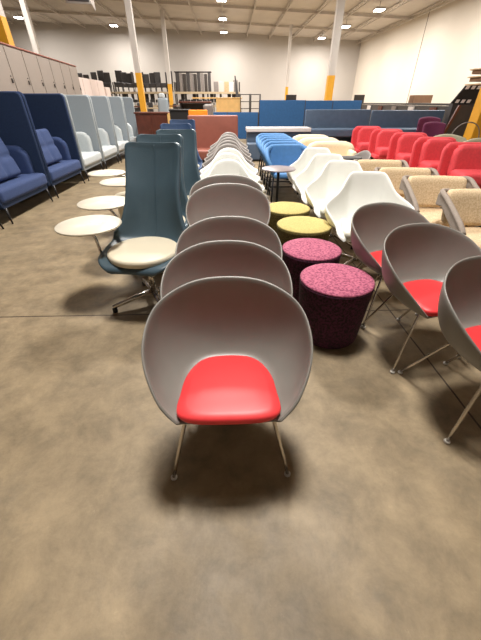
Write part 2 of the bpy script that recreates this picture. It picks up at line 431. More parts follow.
# ------------------------------------------------------------ poufs
def pouf(label, x, y, mt, ms, group, r=.235, rb=.2, h=.45):
    t = thing('pouf', label, 'pouf', (x, y, 0), random.random(), group)
    link('pouf_side', lathe(BM(), [(0, .006), (rb-.02, .006), (rb-.004, .012), (rb, .03), (rb+(r-rb)*.5, h*.5), (r-.002, h-.03), (r, h-.014), (r-.006, h-.012), (0, h-.012)], 48), ms, t)
    link('pouf_top', lathe(BM(), [(0, h-.0115), (r-.006, h-.0115), (r-.001, h-.007), (r-.012, h), (r*.6, h+.003), (0, h+.004)], 48), mt, t)
pouf('plum pouf with pink top, nearest to the front of the pair', .695, 1.815, 'pink', 'maroon', 'poufs right of the middle row', .242, .212)
pouf('plum pouf with pink top behind the nearest pouf', .64, 2.33, 'pink', 'maroon', 'poufs right of the middle row', .235, .2)
pouf('olive pouf with yellow top right behind the pink topped poufs', .70, 2.93, 'yellowf', 'olive', 'poufs right of the middle row', .26, .22)
pouf('olive pouf with yellow top, farthest of the four poufs', .63, 3.50, 'yellowf', 'olive', 'poufs right of the middle row', .25, .21)

# ------------------------------------------------------------ winged chairs
WR = mirror([(-.21, -.345, .385), (-.265, -.29, .425), (-.285, -.19, .48), (-.385, -.07, .60), (-.37, -.01, .64), (-.26, .12, .71), (-.20, .21, .80), (-.155, .27, .852), (-.08, .288, .86), (0, .29, .86)])
WS = mirror([(-.2, -.32, .385), (-.21, -.2, .40), (-.215, -.14, .40), (-.21, -.08, .40), (-.205, -.04, .40), (-.19, .02, .403), (-.16, .07, .405), (-.12, .1, .41), (-.06, .115, .41), (0, .12, .41)])
HR = mirror([(-.21, -.345, .385), (-.265, -.26, .45), (-.30, -.15, .54), (-.41, -.03, .605), (-.35, .02, .64), (-.25, .12, .70), (-.19, .21, .77), (-.14, .265, .82), (-.07, .285, .85), (0, .29, .858)])
def wing_chair(label, x, y, rz, m, pad, group, rim=WR, sc=1):
    t = thing('winged_chair', label, 'chair', (x, y, 0), rz, group, sc)
    o = link('shell', shell_mesh(rim, WS, (0, -.345, .385), 9, .2, 4), m, t); solid(o, .026)
    link('seat_pad', rbox(BM(), (0, -.125, .435), (.44, .44, .075), .036, 3, .014), pad, t)
    link('pedestal', lathe(BM(), [(0, .07), (.035, .07), (.028, .09), (.025, .3), (.07, .355), (.09, .384), (0, .384)], 16), 'chrome', t)
    for k in range(4):
        a = R(45+90*k); c, s_ = math.cos(a), math.sin(a)
        lg = link('base_arm', tube(BM(), [(0, 0, .085), (c*.15, s_*.15, .07), (c*.3, s_*.3, .035)], [.02, .018, .013], 8), 'chrome', t)
        link('foot_glide', disc(BM(), (c*.295, s_*.295, 0), .018, .026, .005, 12), 'black', lg)
    return t
GW = 'white winged chairs in the row on the right'
wc = wing_chair('white winged chair behind the grey tub chairs, nearest and largest of its row', 1.28, 2.93, R(-10), 'white', 'white_pad', GW)
dup(wc, (1.24, 3.63, 0), R(-12), 'second nearest white winged chair in the row right of the yellow poufs', GW)
dup(wc, (1.21, 4.18, 0), R(-12), 'third white winged chair back in the row right of the yellow poufs', GW)
dup(wc, (1.22, 4.86, 0), R(-14), 'farthest white winged chair of the right row, beside the blue chairs', GW)
GC = 'white winged chairs in the middle row'
wm = wing_chair('white winged chair right behind the last grey tub chair', -.02, 3.77, 0, 'white', 'white_pad', GC, HR)
dup(wm, (-.025, 4.33, 0), R(1), 'second white winged chair of the middle row', GC)
dup(wm, (-.01, 4.86, 0), R(-1), 'farthest white winged chair of the middle row, before the grey ones', GC)
GG = 'grey winged chairs at the far end of the middle row'
wg = wing_chair('grey winged chair nearest behind the white ones in the middle row', -.02, 5.42, 0, 'grey_wing', 'mgrey', GG, HR)
for k, (y, l) in enumerate([(5.95, 'second grey winged chair from the white ones'), (6.5, 'third grey winged chair from the white ones in the middle row'),
                            (7.1, 'next to last grey winged chair of the middle row'), (7.8, 'last grey winged chair of the middle row, in front of the terracotta sofa')]):
    dup(wg, (-.02+.01*(k % 2), y, 0), R(k % 3-1), l, GG)
dup(wg, (1.95, 5.45, 0), R(-70), 'grey winged chair showing its right wing between white and cream chairs', 'grey winged chair on the right', .9)

# ------------------------------------------------------------ high-back chairs with tablet arm
def highback(label, x, y, rz, m, group, tablet=True, cushion=True, tab=(-.5, -.04)):
    t = thing('high_back_chair', label, 'chair', (x, y, 0), rz, group)
    # profile of the shell centre line (front of seat -> up the back); width and side curl along it
    prof = [(-.30, .40, .16, 0), (-.29, .425, .235, .01), (-.2, .43, .30, .02), (-.05, .42, .32, .035), (.1, .42, .32, .05), (.2, .46, .315, .075), (.255, .55, .275, .07),
            (.30, .68, .235, .06), (.345, .82, .218, .05), (.40, .96, .222, .04), (.44, 1.08, .224, .035), (.45, 1.125, .22, .03), (.455, 1.145, .18, .02)]
    P = catmull([(a, b_, c) for a, b_, c, d in prof], 4); Q = catmull([(d, 0, 0) for a, b_, c, d in prof], 4)
    b = BM(); rows = []
    for i, (p, q) in enumerate(zip(P, Q)):
        tg = (P[min(i+1, len(P)-1)]-P[max(i-1, 0)]); n = Vector((-tg.y, tg.x)).normalized()   # (y,z) normal towards the sitter
        if n.x > 0 and n.y < 0: n = -n
        row = []
        for k in range(-8, 9):
            u = k/8; c = q.x*abs(u)**2.5*1.6
            row.append(b.verts.new((u*p.z, p.x+n.x*c, p.y+n.y*c)))
        rows.append(row)
    for A, B in zip(rows, rows[1:]):
        for k in range(16): b.faces.new((A[k], A[k+1], B[k+1], B[k]))
    o = link('shell', b, m, t); solid(o, .035, 0, 1)
    b = BM(); seam = [(0, p.x-.02, p.y+.008) if p.y < .5 else (0, p.x-.0205, p.y) for p in P[22:-3]]
    tube(b, seam, .003, 6); link('seam', b, m, o)
    if cushion:
        link('seat_cushion', lathe(BM(), [(0, .442), (.25, .442), (.262, .45), (.266, .475), (.26, .49), (.245, .497), (.1, .502), (0, .502)], 40, (0, -.055, 0)), 'cream_pad', t)
    b = BM(); tube(b, [(0, -.02, .1), (0, -.02, .385)], .026, 12); disc(b, (0, -.02, .375), .1, .02)
    link('pedestal', b, 'chrome', t)
    for k in range(4):
        a = R(38+90*k); c, s_ = math.cos(a), math.sin(a)
        lg = link('base_arm', tube(BM(), [(0, -.02, .11), (c*.17, s_*.17-.02, .085), (c*.34, s_*.34-.02, .05)], [.026, .022, .016], 8), 'chrome', t)
        link('foot_glide', disc(BM(), (c*.33, s_*.33-.02, 0), .02, .042, .006, 12), 'black', lg)
    if tablet:
        b = BM(); tube(b, catmull([(-.02, -.02, .372), (-.22, -.03, .37), (-.3, -.07, .375), (-.335, -.08, .41), (-.335+(tab[0]+.335)*.5, -.08+(tab[1]+.08)*.5, .56), (tab[0]-.01, tab[1]-.02, .645)], 5), .016, 10, flat=.7)
        link('tablet_arm', b, 'chrome', t)
        tp = link('tablet', disc(BM(), (*tab, .648), .232, .016, .005, 48), 'cream_top', t)
        link('tablet_inlay', rbox(BM(), (tab[0]+.03, tab[1]+.04, .6645), (.09, .03, .0015), .0007, 1), 'offwhite', tp)
    return t
GT = 'teal high back chairs with tablets'
hb = highback('teal high back chair with round cream seat pad, nearest of the left row', -.655, 2.31, R(-10), 'teal', GT, tab=(-.39, -.06))
highback('second teal high back chair of the left row, its tablet just behind the nearest tablet', -.69, 3.02, R(-4), 'teal', GT, tab=(-.44, -.11))
highback('third teal high back chair of the left row, farthest of the teal ones', -.575, 3.68, R(3), 'teal', GT, tab=(-.66, .2))
GN = 'navy high back chairs in the left row'
hn = highback('navy high back chair behind the teal ones', -.74, 4.85, R(3), 'navychair', GN, tab=(-.86, -.42))
highback('farthest navy high back chair of the left row', -.80, 6.1, R(3), 'navychair', GN, tablet=False)
tag(link('cream_seat_stand_in', lathe(BM(), [(0, 0), (.17, 0), (.18, .02), (.2, .4), (.225, .43), (.225, .465), (.2, .48), (0, .485)], 36), 'cream_pad', None, True, (-1.2, 4.02, 0)), 'low round cream stool standing in for a chair seat under the farther small tablets', 'stool')  # stool shape added in place of a chair seat whose back is hidden

# ------------------------------------------------------------ booths
def booth(label, y0, y1, panel, seat, group, tufted):
    L = y1-y0; t = thing('lounge_booth', label, 'booth', (-3.05, (y0+y1)/2, 0), 0, group)
    h = L/2
    pr = lambda fx: [(fx, .2), (fx, 1.48), (fx-.02, 1.51), (fx-.05, 1.52), (-.82, 1.52), (-.82, .2)]
    for sy in (-1, 1):
        b = BM(); prism(b, [(-.84, .24), (0, .24), (0, 1.45), (-.012, 1.50), (-.05, 1.52), (-.84, 1.52)], 'y', sy*(h-.035)-.025, sy*(h-.035)+.025)
        o = bevel(link('side_panel', b, panel, t, False), .012, 3)
        tube_b = BM(); tube(tube_b, [(.0, sy*(h-.035), .26), (.0, sy*(h-.035), 1.46), (-.014, sy*(h-.035), 1.502), (-.05, sy*(h-.035), 1.522), (-.82, sy*(h-.035), 1.522)], .009, 6)
        link('piping', tube_b, seat, o)
    b = rbox(BM(), (-.865, 0, .88), (.06, L-.02, 1.28), .02); link('back_panel', b, panel, t)
    link('base_frame', rbox(BM(), (-.42, 0, .235), (.78, L-.14, .07), .015), panel, t)
    link('seat_cushion', rbox(BM(), (-.36, 0, .36), (.74, L-.13, .18), .05, 3, .015), seat, t)
    bh = .88
    def lean(p): p.x -= .12*(p.z+.25); return p
    link('back_cushion', rbox(BM(), (-.64, 0, .66), (.2, L-.36, .5), .08, 3, 0, None, 4, lean), seat, t)
    for sy in (-1, 1):
        def rnd(p):
            dx, dz = p.x-.12, p.z-.05
            if dx > 0 and dz > 0:
                f = max(dx, dz)/math.hypot(dx, dz); p.x = .12+dx*f; p.z = .05+dz*f
            return p
        link('arm_cushion', rbox(BM(), (-.44, sy*(h-.13), .62), (.6, .14, .46), .06, 3, 0, None, 9, rnd), seat, t)
    if tufted:
        rot = Matrix.Rotation(R(-14), 4, 'Y')
        def tuft(p):
            u, v = abs(p.y)/.3, abs(p.z)/.25
            d = math.exp(-(u/.12)**2)+math.exp(-(v/.12)**2)
            if p.x > 0: p.x -= .022*min(1, d)
            return p
        o = link('loose_pillow', rbox(BM(), (-.27, -.08, .74), (.18, .68, .54), .06, 4, 0, rot, 14, tuft), seat, t)
    for sy in (-1, 1):
        for fx in (-.04, -.76):
            lg = link('leg', tube(BM(), [(fx+(.03 if fx > -.5 else -.03), sy*(h-.1), 0), (fx, sy*(h-.12), .21)], [.011, .016], 8), 'blackmetal', t)
    return t
GB = 'navy high back lounge booths'
booth('navy lounge booth with tufted pillow cut by the left edge', 4.34, 5.75, 'navy', 'navyseat', GB, True)
booth('navy lounge booth with tufted pillow next to the pale grey booths', 5.77, 7.2, 'navy', 'navyseat', GB, True)
GP = 'pale grey high back lounge booths'
for y0, l in ((7.24, 'pale grey lounge booth directly beside the navy booth'), (8.5, 'second pale grey lounge booth from the navy ones'),
              (9.76, 'third pale grey lounge booth from the navy ones'), (11.02, 'farthest pale grey lounge booth, by the dark cherry cabinet')):
    booth(l, y0, y0+1.22, 'gpanel', 'gseat', GP, False)
booth('navy lounge booth mostly outside the left edge', 2.91, 4.32, 'navy', 'navyseat', GB, True)

# ------------------------------------------------------------ lockers
def locker_run(x0, y0, x1, y1, h, n, m, name, lab, trim, group, knobs=True):
    dv = Vector((x1-x0, y1-y0, 0)); L = dv.length/n; ang = math.atan2(dv.y, dv.x)
    for i in range(n):
        p = Vector((x0, y0, 0))+dv*((i+.5)/n)
        t = thing(name, lab[i], 'locker', p, ang, group)
        link('carcass', box(BM(), (0, .27, h/2), (L-.006, .5, h)), m, t, False)
        d = bevel(link('door', box(BM(), (0, .01, h/2+.03), (L-.03, .02, h-.1)), m, t, False), .004, 1)
        if knobs: link('lock', disc(BM(), (L*.36, -.004, h*.79), .012, .02), 'steel', d); link('handle', rbox(BM(), (L*.36, -.012, h*.79-.06), (.04, .02, .07), .006), 'steel', d)
        if trim: link('top_trim', rbox(BM(), (0, .26, h+.012), (L-.004, .54, .024), .006), 'coppertrim', t)
lk = ['tan locker nearest the left edge under the yellow post', 'second tan locker from the left edge', 'third tan locker from the left edge',
      'fourth tan locker from the left edge', 'fifth tan locker from the left edge', 'sixth tan locker, next to the white cabinets']
lk = ['tan storage locker outside the left edge'] + lk
locker_run(-4.03, 6.9, -4.58, 12.2, 2.27, 7, 'locker', 'tall_locker', lk, True, 'tall tan lockers behind the booths')
wl = ['pinkish white cabinet next to the tan lockers', 'second pinkish white cabinet from the tan lockers', 'third pinkish white cabinet from the tan lockers', 'farthest of the tall pinkish white cabinets']
locker_run(-4.95, 12.75, -4.95, 15.6, 2.08, 4, 'whlocker', 'white_cabinet', wl, False, 'pinkish white cabinets behind the pale booths', False)
t = thing('low_white_cabinet', 'lower pinkish white cabinet past the end of the tall white ones', 'cabinet', (-4.95, 16.05, 0), R(90))
link('carcass', box(BM(), (0, .27, .95), (.6, .5, 1.9)), 'whlocker', t, False); link('door', box(BM(), (0, .012, .95), (.56, .02, 1.8)), 'whlocker', t, False)

# ------------------------------------------------------------ coral red lounge chairs
def red_chair(label, x, y, rz, group):
    t = thing('red_lounge_chair', label, 'armchair', (x, y, 0), rz, group)
    def corner(p, hx, hz, r):
        dx, dz = abs(p.x)-(hx-r), p.z-(hz-r)
        if dx > 0 and dz > 0:
            f = max(dx, dz)/math.hypot(dx, dz); p.x = math.copysign(hx-r+dx*f, p.x); p.z = hz-r+dz*f
        return p
    def wrap(p):
        p = corner(p, .43, .3, .17)
        p.y -= 1.3*max(0, abs(p.x)-.2)**2; p.y += .16*(p.z+.3); return p
    def lean2(p): p = corner(p, .3, .25, .16); p.y += .16*(p.z+.2); p.y -= .25*p.x**2; return p
    link('outer_shell', rbox(BM(), (0, .3, .53), (.86, .12, .60), .058, 4, 0, None, 12, wrap), 'redf', t)
    link('back_cushion', rbox(BM(), (.02, .185, .56), (.60, .18, .50), .07, 4, 0, None, 10, lean2), 'redf', t)
    link('seat_cushion', rbox(BM(), (.02, -.06, .35), (.58, .60, .17), .055, 3, .02), 'redf', t)
    link('seat_base', rbox(BM(), (0, 0, .245), (.70, .62, .08), .02), 'redf', t)
    for sx in (-1, 1):
        for sy in (-1, 1):
            link('leg', tube(BM(), [(sx*.3, sy*.27, 0), (sx*.27, sy*.24, .22)], [.011, .016], 8), 'blackmetal', t)
    return t
GR = 'coral red lounge chairs in the right row'
rc = red_chair('coral red lounge chair at the right edge, nearest of the five', 4.12, 5.68, R(-8), GR)
for x, y, l in ((4.10, 6.68, 'second nearest coral red lounge chair from the right edge'), (4.12, 7.82, 'middle chair of the five coral red lounge chairs'),
                (4.10, 9.0, 'second farthest coral red lounge chair, in front of the slate sofa'), (4.0, 10.15, 'farthest coral red lounge chair at the left end of the red row')):
    dup(rc, (x, y, 0), R(-8), l, GR)

# ------------------------------------------------------------ oatmeal chairs with grey felt frames
def tan_chair(label, x, y, rz, group, cush='tan', frame='taupe', sc=1):
    t = thing('felt_frame_chair', label, 'armchair', (x, y, 0), rz, group, sc)
    def bow(p):
        p.y -= .5*p.x**2; p.y += .3*p.z
        if p.z < 0: p.z *= 1-1.6*p.x**2
        return p
    link('back_cushion', rbox(BM(), (0, .25, .61), (.60, .11, .30), .05, 4, 0, None, 8, bow), cush, t)
    link('seat_cushion', rbox(BM(), (0, -.03, .385), (.52, .54, .12), .05, 3, .015), cush, t)
    for sx in (-1, 1):
        # side panel wrapping from the back down to the front of the seat
        b = BM(); P = [(.30, .72), (.22, .745), (-.18, .58), (-.26, .53), (-.25, .47), (-.16, .49), (.18, .63), (.29, .62)]
        prism(b, P, 'x', sx*.335-.012, sx*.335+.012); o = bevel(link('side_panel', b, frame, t, False), .008, 2)
        tb = BM(); tube(tb, catmull([(sx*.20, .325, .725), (sx*.29, .315, .735), (sx*.335, .25, .735), (sx*.335, .1, .69), (sx*.335, -.18, .585), (sx*.335, -.27, .53)], 4), .022, 10)
        link('arm_roll', tb, frame, o)
    link('back_rail', rbox(BM(), (0, .315, .70), (.5, .03, .07), .014), frame, t)
    link('seat_frame', rbox(BM(), (0, -.0, .31), (.64, .56, .05), .015), frame, t)
    for sx in (-1, 1):
        for sy in (-1, 1): link('leg', tube(BM(), [(sx*.3, sy*.28, 0), (sx*(.325 if sy < 0 else .3), sy*.22, .50 if sy < 0 else .45)], [.014, .02], 8), 'dgrey', t)
    link('back_post', tube(BM(), [(0, .27, .31), (0, .33, .69)], .02, 8), 'dgrey', t)
    return t
GO = 'oatmeal chairs with grey felt arms'
to = tan_chair('oatmeal backed chair with grey felt arms, nearest at the right edge', 2.22, 2.6, R(-6), GO)
for x, y, l in ((2.16, 3.22, 'second nearest oatmeal backed chair with grey felt arms'), (2.06, 3.74, 'third oatmeal backed chair from the right edge'),
                (2.0, 4.36, 'farthest oatmeal backed chair, behind the white winged row')):
    dup(to, (x, y, 0), R(-6), l, GO)
tag(link('black_object_stand_in', rbox(BM(), (2.30, 2.42, .585), (.34, .12, .24), .05, 3), 'black'), 'small black cushion standing in for an unclear black object at the right edge', 'cushion')  # cushion shape added in place of a black object of unclear kind
GM = 'cream lounge chairs behind the white winged ones'
def cream_chair(label, x, y, rz, group):
    t = thing('cream_lounge_chair', label, 'armchair', (x, y, 0), rz, group)
    def bow(p): p.y -= .35*p.x**2; p.z -= 1.6*max(0, abs(p.x)-.25)**2*(1 if p.z > 0 else 0); return p
    link('back_cushion', rbox(BM(), (0, .26, .575), (.98, .18, .36), .085, 4, 0, None, 8, bow), 'cream', t)
    link('seat_cushion', rbox(BM(), (0, -.08, .38), (.74, .56, .16), .06, 3, .02), 'cream', t)
    for sx in (-1, 1): link('arm', rbox(BM(), (sx*.39, -.02, .47), (.1, .46, .3), .045, 3), 'cream', t)
    for sx in (-1, 1):
        for sy in (-1, 1): link('leg', tube(BM(), [(sx*.32, sy*.24, 0), (sx*.3, sy*.22, .32)], [.012, .018], 8), 'dgrey', t)
    return t
cc = cream_chair('nearest of the three cream lounge chairs beside the blue chairs', 2.05, 6.95, R(-4), GM)
dup(cc, (2.0, 7.75, 0), R(-4), 'middle one of the three cream lounge chairs beside the blue chairs', GM)
dup(cc, (1.98, 8.5, 0), R(-4), 'farthest of the three cream lounge chairs beside the blue chairs', GM)

# ------------------------------------------------------------ blue chairs on casters
def blue_chair(label, x, y, rz, group):
    t = thing('blue_task_chair', label, 'chair', (x, y, 0), rz, group)
    def bow(p):
        p.y -= .9*p.x**2; p.y += .15*p.z
        return p
    link('backrest', rbox(BM(), (0, .22, .645), (.54, .07, .40), .033, 3, 0, None, 8, bow), 'blue', t)
    link('seat', rbox(BM(), (0, -.04, .45), (.50, .46, .07), .03, 3, .01), 'blue', t)
    for sx in (-1, 1):
        o = link('arm', tube(BM(), catmull([(sx*.24, .19, .80), (sx*.325, .08, .76), (sx*.345, -.1, .68), (sx*.30, -.19, .58), (sx*.24, -.16, .46)], 5), .034, 8, flat=1.4), 'blue', t)
        for sy in (-1, 1):
            lg = link('leg', tube(BM(), [(sx*.24, sy*.14, .43), (sx*.27, sy*.24, .06)], .013, 8), 'blackmetal', t)
            b = BM()
            lathe(b, [(0, -.012), (.024, -.012), (.03, -.006), (.03, .006), (.024, .012), (0, .012)], 16)
            bmesh.ops.rotate(b, verts=b.verts, cent=(0, 0, 0), matrix=Matrix.Rotation(R(90), 3, 'Y'))
            bmesh.ops.translate(b, verts=b.verts, vec=(sx*.27+.02*sx, sy*.24, .03))
            link('caster', b, 'foot', lg)
        link('side_rail', tube(BM(), [(sx*.255, -.19, .2), (sx*.255, .19, .2)], .01, 8), 'blackmetal', t)
    b = BM(); tube(b, [(-.255, .19, .2), (.255, .19, .2)], .01); tube(b, [(0, .18, .43), (0, .25, .56)], .02); tube(b, [(-.24, 0, .405), (.24, 0, .405)], .014)
    link('under_frame', b, 'blackmetal', t)
    return t
GBl = 'blue chairs on casters in the middle back'
bc = blue_chair('nearest blue chair on casters behind the round grey side table', .93, 5.50, R(2), GBl)
for k, l in enumerate(('second blue chair on casters from the grey side table', 'third blue chair on casters from the grey side table',
                       'fourth blue chair on casters from the grey side table', 'fifth blue chair on casters from the grey side table', 'farthest blue chair on casters, before the white topped bench')):
    dup(bc, (.94+.0*k, 5.50+.43*(k+1), 0), R(2), l, GBl)

def side_table(label, x, y, z, r, m):
    t = thing('side_table', label, 'table', (x, y, 0), 0)
    link('table_top', disc(BM(), (0, 0, z-.02), r, .02, .006, 40), m, t)
    link('pole', tube(BM(), [(0, 0, .02), (0, 0, z-.02)], .02, 12), 'blackmetal', t)
    link('base', lathe(BM(), [(0, 0), (r*.85, 0), (r*.85, .008), (.03, .03), (0, .03)], 32), 'blackmetal', t)
side_table('round grey side table with black pole in front of the blue chairs', .68, 4.72, .65, .235, 'lilac')
side_table('small round dark side table beside the grey winged chair', 1.78, 5.05, .74, .16, 'dgrey')

# ------------------------------------------------------------ purple and sage chairs, hoop
def low_chair(name, label, x, y, rz, m, h, wd, group):
    t = thing(name, label, 'chair', (x, y, 0), rz, group)
    def bow(p): p.y -= .7*p.x**2; p.z -= .5*p.x**2 if p.z > 0 else 0; p.y += .15*p.z; return p
    link('backrest', rbox(BM(), (0, .24, h-.2), (wd, .11, .4), .05, 4, 0, None, 8, bow), m, t)
    link('seat', rbox(BM(), (0, -.04, .42), (wd*.9, .52, .13), .05, 3, .015), m, t)
    for sx in (-1, 1):
        link('arm', rbox(BM(), (sx*wd*.42, .02, .52), (.07, .4, .2), .03, 3), m, t)
        for sy in (-1, 1): link('leg', tube(BM(), [(sx*.27, sy*.24, 0), (sx*.2, sy*.18, .37)], .012, 8), 'blackmetal', t)
    return t
low_chair('purple_chair', 'purple upholstered chair, nearer and lower of the purple pair', 5.22, 8.98, R(-10), 'purple', .99, .54, 'purple chairs behind the red row')
low_chair('purple_chair', 'purple upholstered chair behind the nearer purple one', 5.72, 10.2, R(-10), 'purple', 1.06, .6, 'purple chairs behind the red row')
low_chair('sage_chair', 'sage green chair left of the yellow post', 5.0, 7.9, R(-8), 'sage', .80, .8, 'sage green chairs behind the red row')
low_chair('sage_chair', 'sage green chair at the right edge in front of the yellow post', 5.15, 6.95, R(-8), 'sage', .80, .8, 'sage green chairs behind the red row')
b = BM(); tube(b, catmull([(-.4, 0, 0), (-.38, 0, .6), (-.26, 0, .9), (0, 0, 1.0), (.26, 0, .9), (.38, 0, .6), (.4, 0, 0)], 6), .012, 8)
o = link('wire_hoop_stand', b, 'mgrey', None, True, (5.85, 8.75, 0)); tag(o, 'thin grey wire hoop standing between purple chairs and yellow post', 'hoop')

# ------------------------------------------------------------ sofas and partitions at the back
def sofa(name, label, x0, x1, y, h, m, group=None, seat_h=.45, dep=.7, front=-1):
    L = x1-x0; t = thing(name, label, 'sofa', ((x0+x1)/2, y, 0), 0, group)
    link('backrest', rbox(BM(), (0, dep/2-.06, (h+.1)/2+.0), (L, .12, h-.1), .03, 3), m, t)
    link('seat', rbox(BM(), (0, -.05, seat_h-.1), (L-.01, dep-.12, .2), .04, 3, .01), m, t)
    link('plinth', box(BM(), (0, 0, .13), (L-.1, dep-.15, .24)), 'black', t, False)
    return t
sofa('terracotta_sofa', 'terracotta brown sofa back at the end of the middle row', -1.0, .22, 8.75, 1.14, 'brownsofa')
sofa('slate_sofa', 'slate blue high back sofa behind the red chairs, left of the pair', 2.32, 4.30, 10.9, 1.22, 'slate', 'slate blue high back sofas', .75)
sofa('slate_sofa', 'slate blue high back sofa behind the purple chairs, right of the pair', 4.36, 6.6, 10.95, 1.2, 'slate', 'slate blue high back sofas', .75)
t = thing('white_topped_bench', 'slate blue bench with long white top behind the blue chairs', 'bench', (1.42, 10.6, 0))
link('top', rbox(BM(), (0, 0, .75), (1.85, .6, .1), .015), 'offwhite', t); link('body', box(BM(), (0, .03, .36), (1.8, .5, .68)), 'slate', t, False)
link('seat_ledge', rbox(BM(), (0, -.45, .24), (1.84, .44, .42), .04), 'slate', t)
def partition(name, label, x0, x1, y, h, m, group, n=1):
    t = thing(name, label, 'partition', ((x0+x1)/2, y, 0), 0, group); L = (x1-x0)
    for k in range(n):
        link('panel', rbox(BM(), (-L/2+L*(k+.5)/n, 0, h/2+.03), (L/n-.02, .06, h-.06), .015), m, t)
    for k in range(n+1): link('post', box(BM(), (-L/2+L*k/n, 0, h/2), (.03, .05, h)), 'steel', t, False)
GPn = 'blue workstation partitions'
partition('blue_partition', 'low blue partition behind the terracotta sofa', -1.4, 1.26, 15.9, 1.05, 'bluepanel', GPn, 2)
partition('blue_partition', 'taller blue partition in the middle under the thin column', 1.3, 3.26, 16, 1.47, 'bluepanel', GPn, 1)
partition('blue_partition', 'blue partition right of the middle, running to the thick column', 3.3, 5.9, 16.6, 1.46, 'bluepanel', GPn, 2)
t = sofa('orange_sofa', 'orange seat back peeking above the terracotta sofa', -1.1, -.58, 9.9, 1.23, 'orange')
t = thing('black_cabinet', 'black cabinet between cherry cabinet and orange seat', 'cabinet', (-1.35, 10.4, 0)); link('body', box(BM(), (0, 0, .6), (.5, .5, 1.2)), 'black', t, False); link('top', rbox(BM(), (0, 0, 1.22), (.54, .54, .04), .01), 'black', t)
t = thing('cherry_cabinet', 'dark cherry wood cabinet with pale maple end behind the pale booths', 'cabinet', (-2.35, 11.6, 0))
link('body', box(BM(), (0, 0, .56), (.95, .6, 1.1)), 'brownwood', t, False); link('top', rbox(BM(), (0, 0, 1.13), (1.02, .66, .04), .01), 'brownwood', t)
link('end_panel', box(BM(), (.53, 0, .56), (.09, .6, 1.12)), 'maple', t, False)
for k in range(2): dd = link('door', box(BM(), (-.24+k*.46, -.31, .56), (.43, .02, 1.0)), 'brownwood', t, False); link('knob', disc(BM(), (-.24+k*.46+.16, -.325, .7), .015, .02), 'steel', dd)
t = thing('maple_cabinet', 'pale yellow maple cabinet beyond the terracotta sofa', 'cabinet', (.0, 18.5, 0))
link('body', box(BM(), (0, 0, .78), (1.2, .5, 1.5)), 'maple', t, False); link('top', rbox(BM(), (-.55, 0, 1.56), (2.4, .56, .05), .01), 'maple', t)
t = thing('dark_desk', 'dark brown table left of the maple cabinet', 'table', (-1.15, 13.2, 0)); link('top', rbox(BM(), (0, 0, 1.40), (1.1, .6, .05), .01), 'brownwood', t)
link('modesty_panel', box(BM(), (0, .1, 1.15), (1.0, .03, .44)), 'dgrey', t, False)
for sx in (-1, 1): link('leg', box(BM(), (sx*.5, 0, .69), (.05, .5, 1.38)), 'dgrey', t, False)
t = thing('grey_stool', 'pale grey round backed stool before the maple cabinet', 'stool', (-.62, 11.4, 0))
link('backrest', rbox(BM(), (0, 0, 1.17), (.3, .14, .36), .13, 4), 'mgrey', t); link('seat', rbox(BM(), (0, -.1, .8), (.4, .4, .1), .04), 'mgrey', t); link('pole', tube(BM(), [(0, 0, .02), (0, 0, 1.05)], .025), 'blackmetal', t); link('base', disc(BM(), (0, 0, 0), .22, .02), 'blackmetal', t)
t = thing('covered_chair', 'pale grey covered chair standing behind the cherry cabinet', 'chair', (-2.6, 15, 0))
link('backrest', rbox(BM(), (0, .1, 1.15), (.42, .2, .8), .1, 4), 'gpanel', t); link('seat', rbox(BM(), (0, -.1, .6), (.5, .5, .3), .06), 'gpanel', t); link('base', rbox(BM(), (0, 0, .23), (.44, .44, .46), .04), 'mgrey', t); link('headrest', rbox(BM(), (-.02, .1, 1.6), (.24, .16, .18), .07), 'gseat', t)

# wire racks
def wire_rack(label, x, y, wd, h, group):
    t = thing('wire_rack', label, 'rack', (x, y, 0), 0, group)
    for sx in (-1, 1):
        for sy in (-1, 1): link('post', tube(BM(), [(sx*wd/2, sy*.2, 0), (sx*wd/2, sy*.2, h)], .02, 6), 'steel', t)
    for k in range(6):
        b = BM(); z = .3+k*(h-.32)/5
        tube(b, [(-wd/2, -.2, z), (wd/2, -.2, z), (wd/2, .2, z), (-wd/2, .2, z)], .014, 6, True)
        for i in range(1, 6): tube(b, [(-wd/2+wd*i/6, -.2, z), (-wd/2+wd*i/6, .2, z)], .007, 4)
        link('shelf', b, 'steel', t)
wire_rack('grey wire rack beside the maple cabinet', .80, 18.4, .45, 1.72, 'grey wire racks')
wire_rack('grey wire rack just left of the taller blue partition', 1.3, 18.4, .45, 1.72, 'grey wire racks')

# long shelving along the back with stacked chairs
def big_shelf(label, x0, x1, y, group):
    t = thing('pallet_rack', label, 'shelving', ((x0+x1)/2, y, 0), 0, group); L = x1-x0
    for sx in (-1, 0, 1):
        for sy in (-.45, .45): link('upright', box(BM(), (sx*(L/2-.05), sy, 1.4 if sx else 1.07), (.09, .08, 2.8 if sx else 2.14)), 'steel', t, False)
    for z in (.15, 1.15, 2.1):
        link('shelf_board', box(BM(), (0, 0, z), (L-.02, 1.0, .06)), 'shelfwood', t, False)
        for sy in (-1, 1): link('beam', box(BM(), (0, sy*.52, z-.06), (L-.02, .04, .12)), 'shelfwood', t, False)
big_shelf('pallet rack holding dark stacked chairs, left section', -9.6, -4.9, 33.5, 'pallet racks along the back wall')
big_shelf('pallet rack holding dark stacked chairs, right section', -4.6, 1.0, 33.5, 'pallet racks along the back wall')
big_shelf('pallet rack far left behind the pinkish cabinets', -16.0, -9.9, 33.5, 'pallet racks along the back wall')
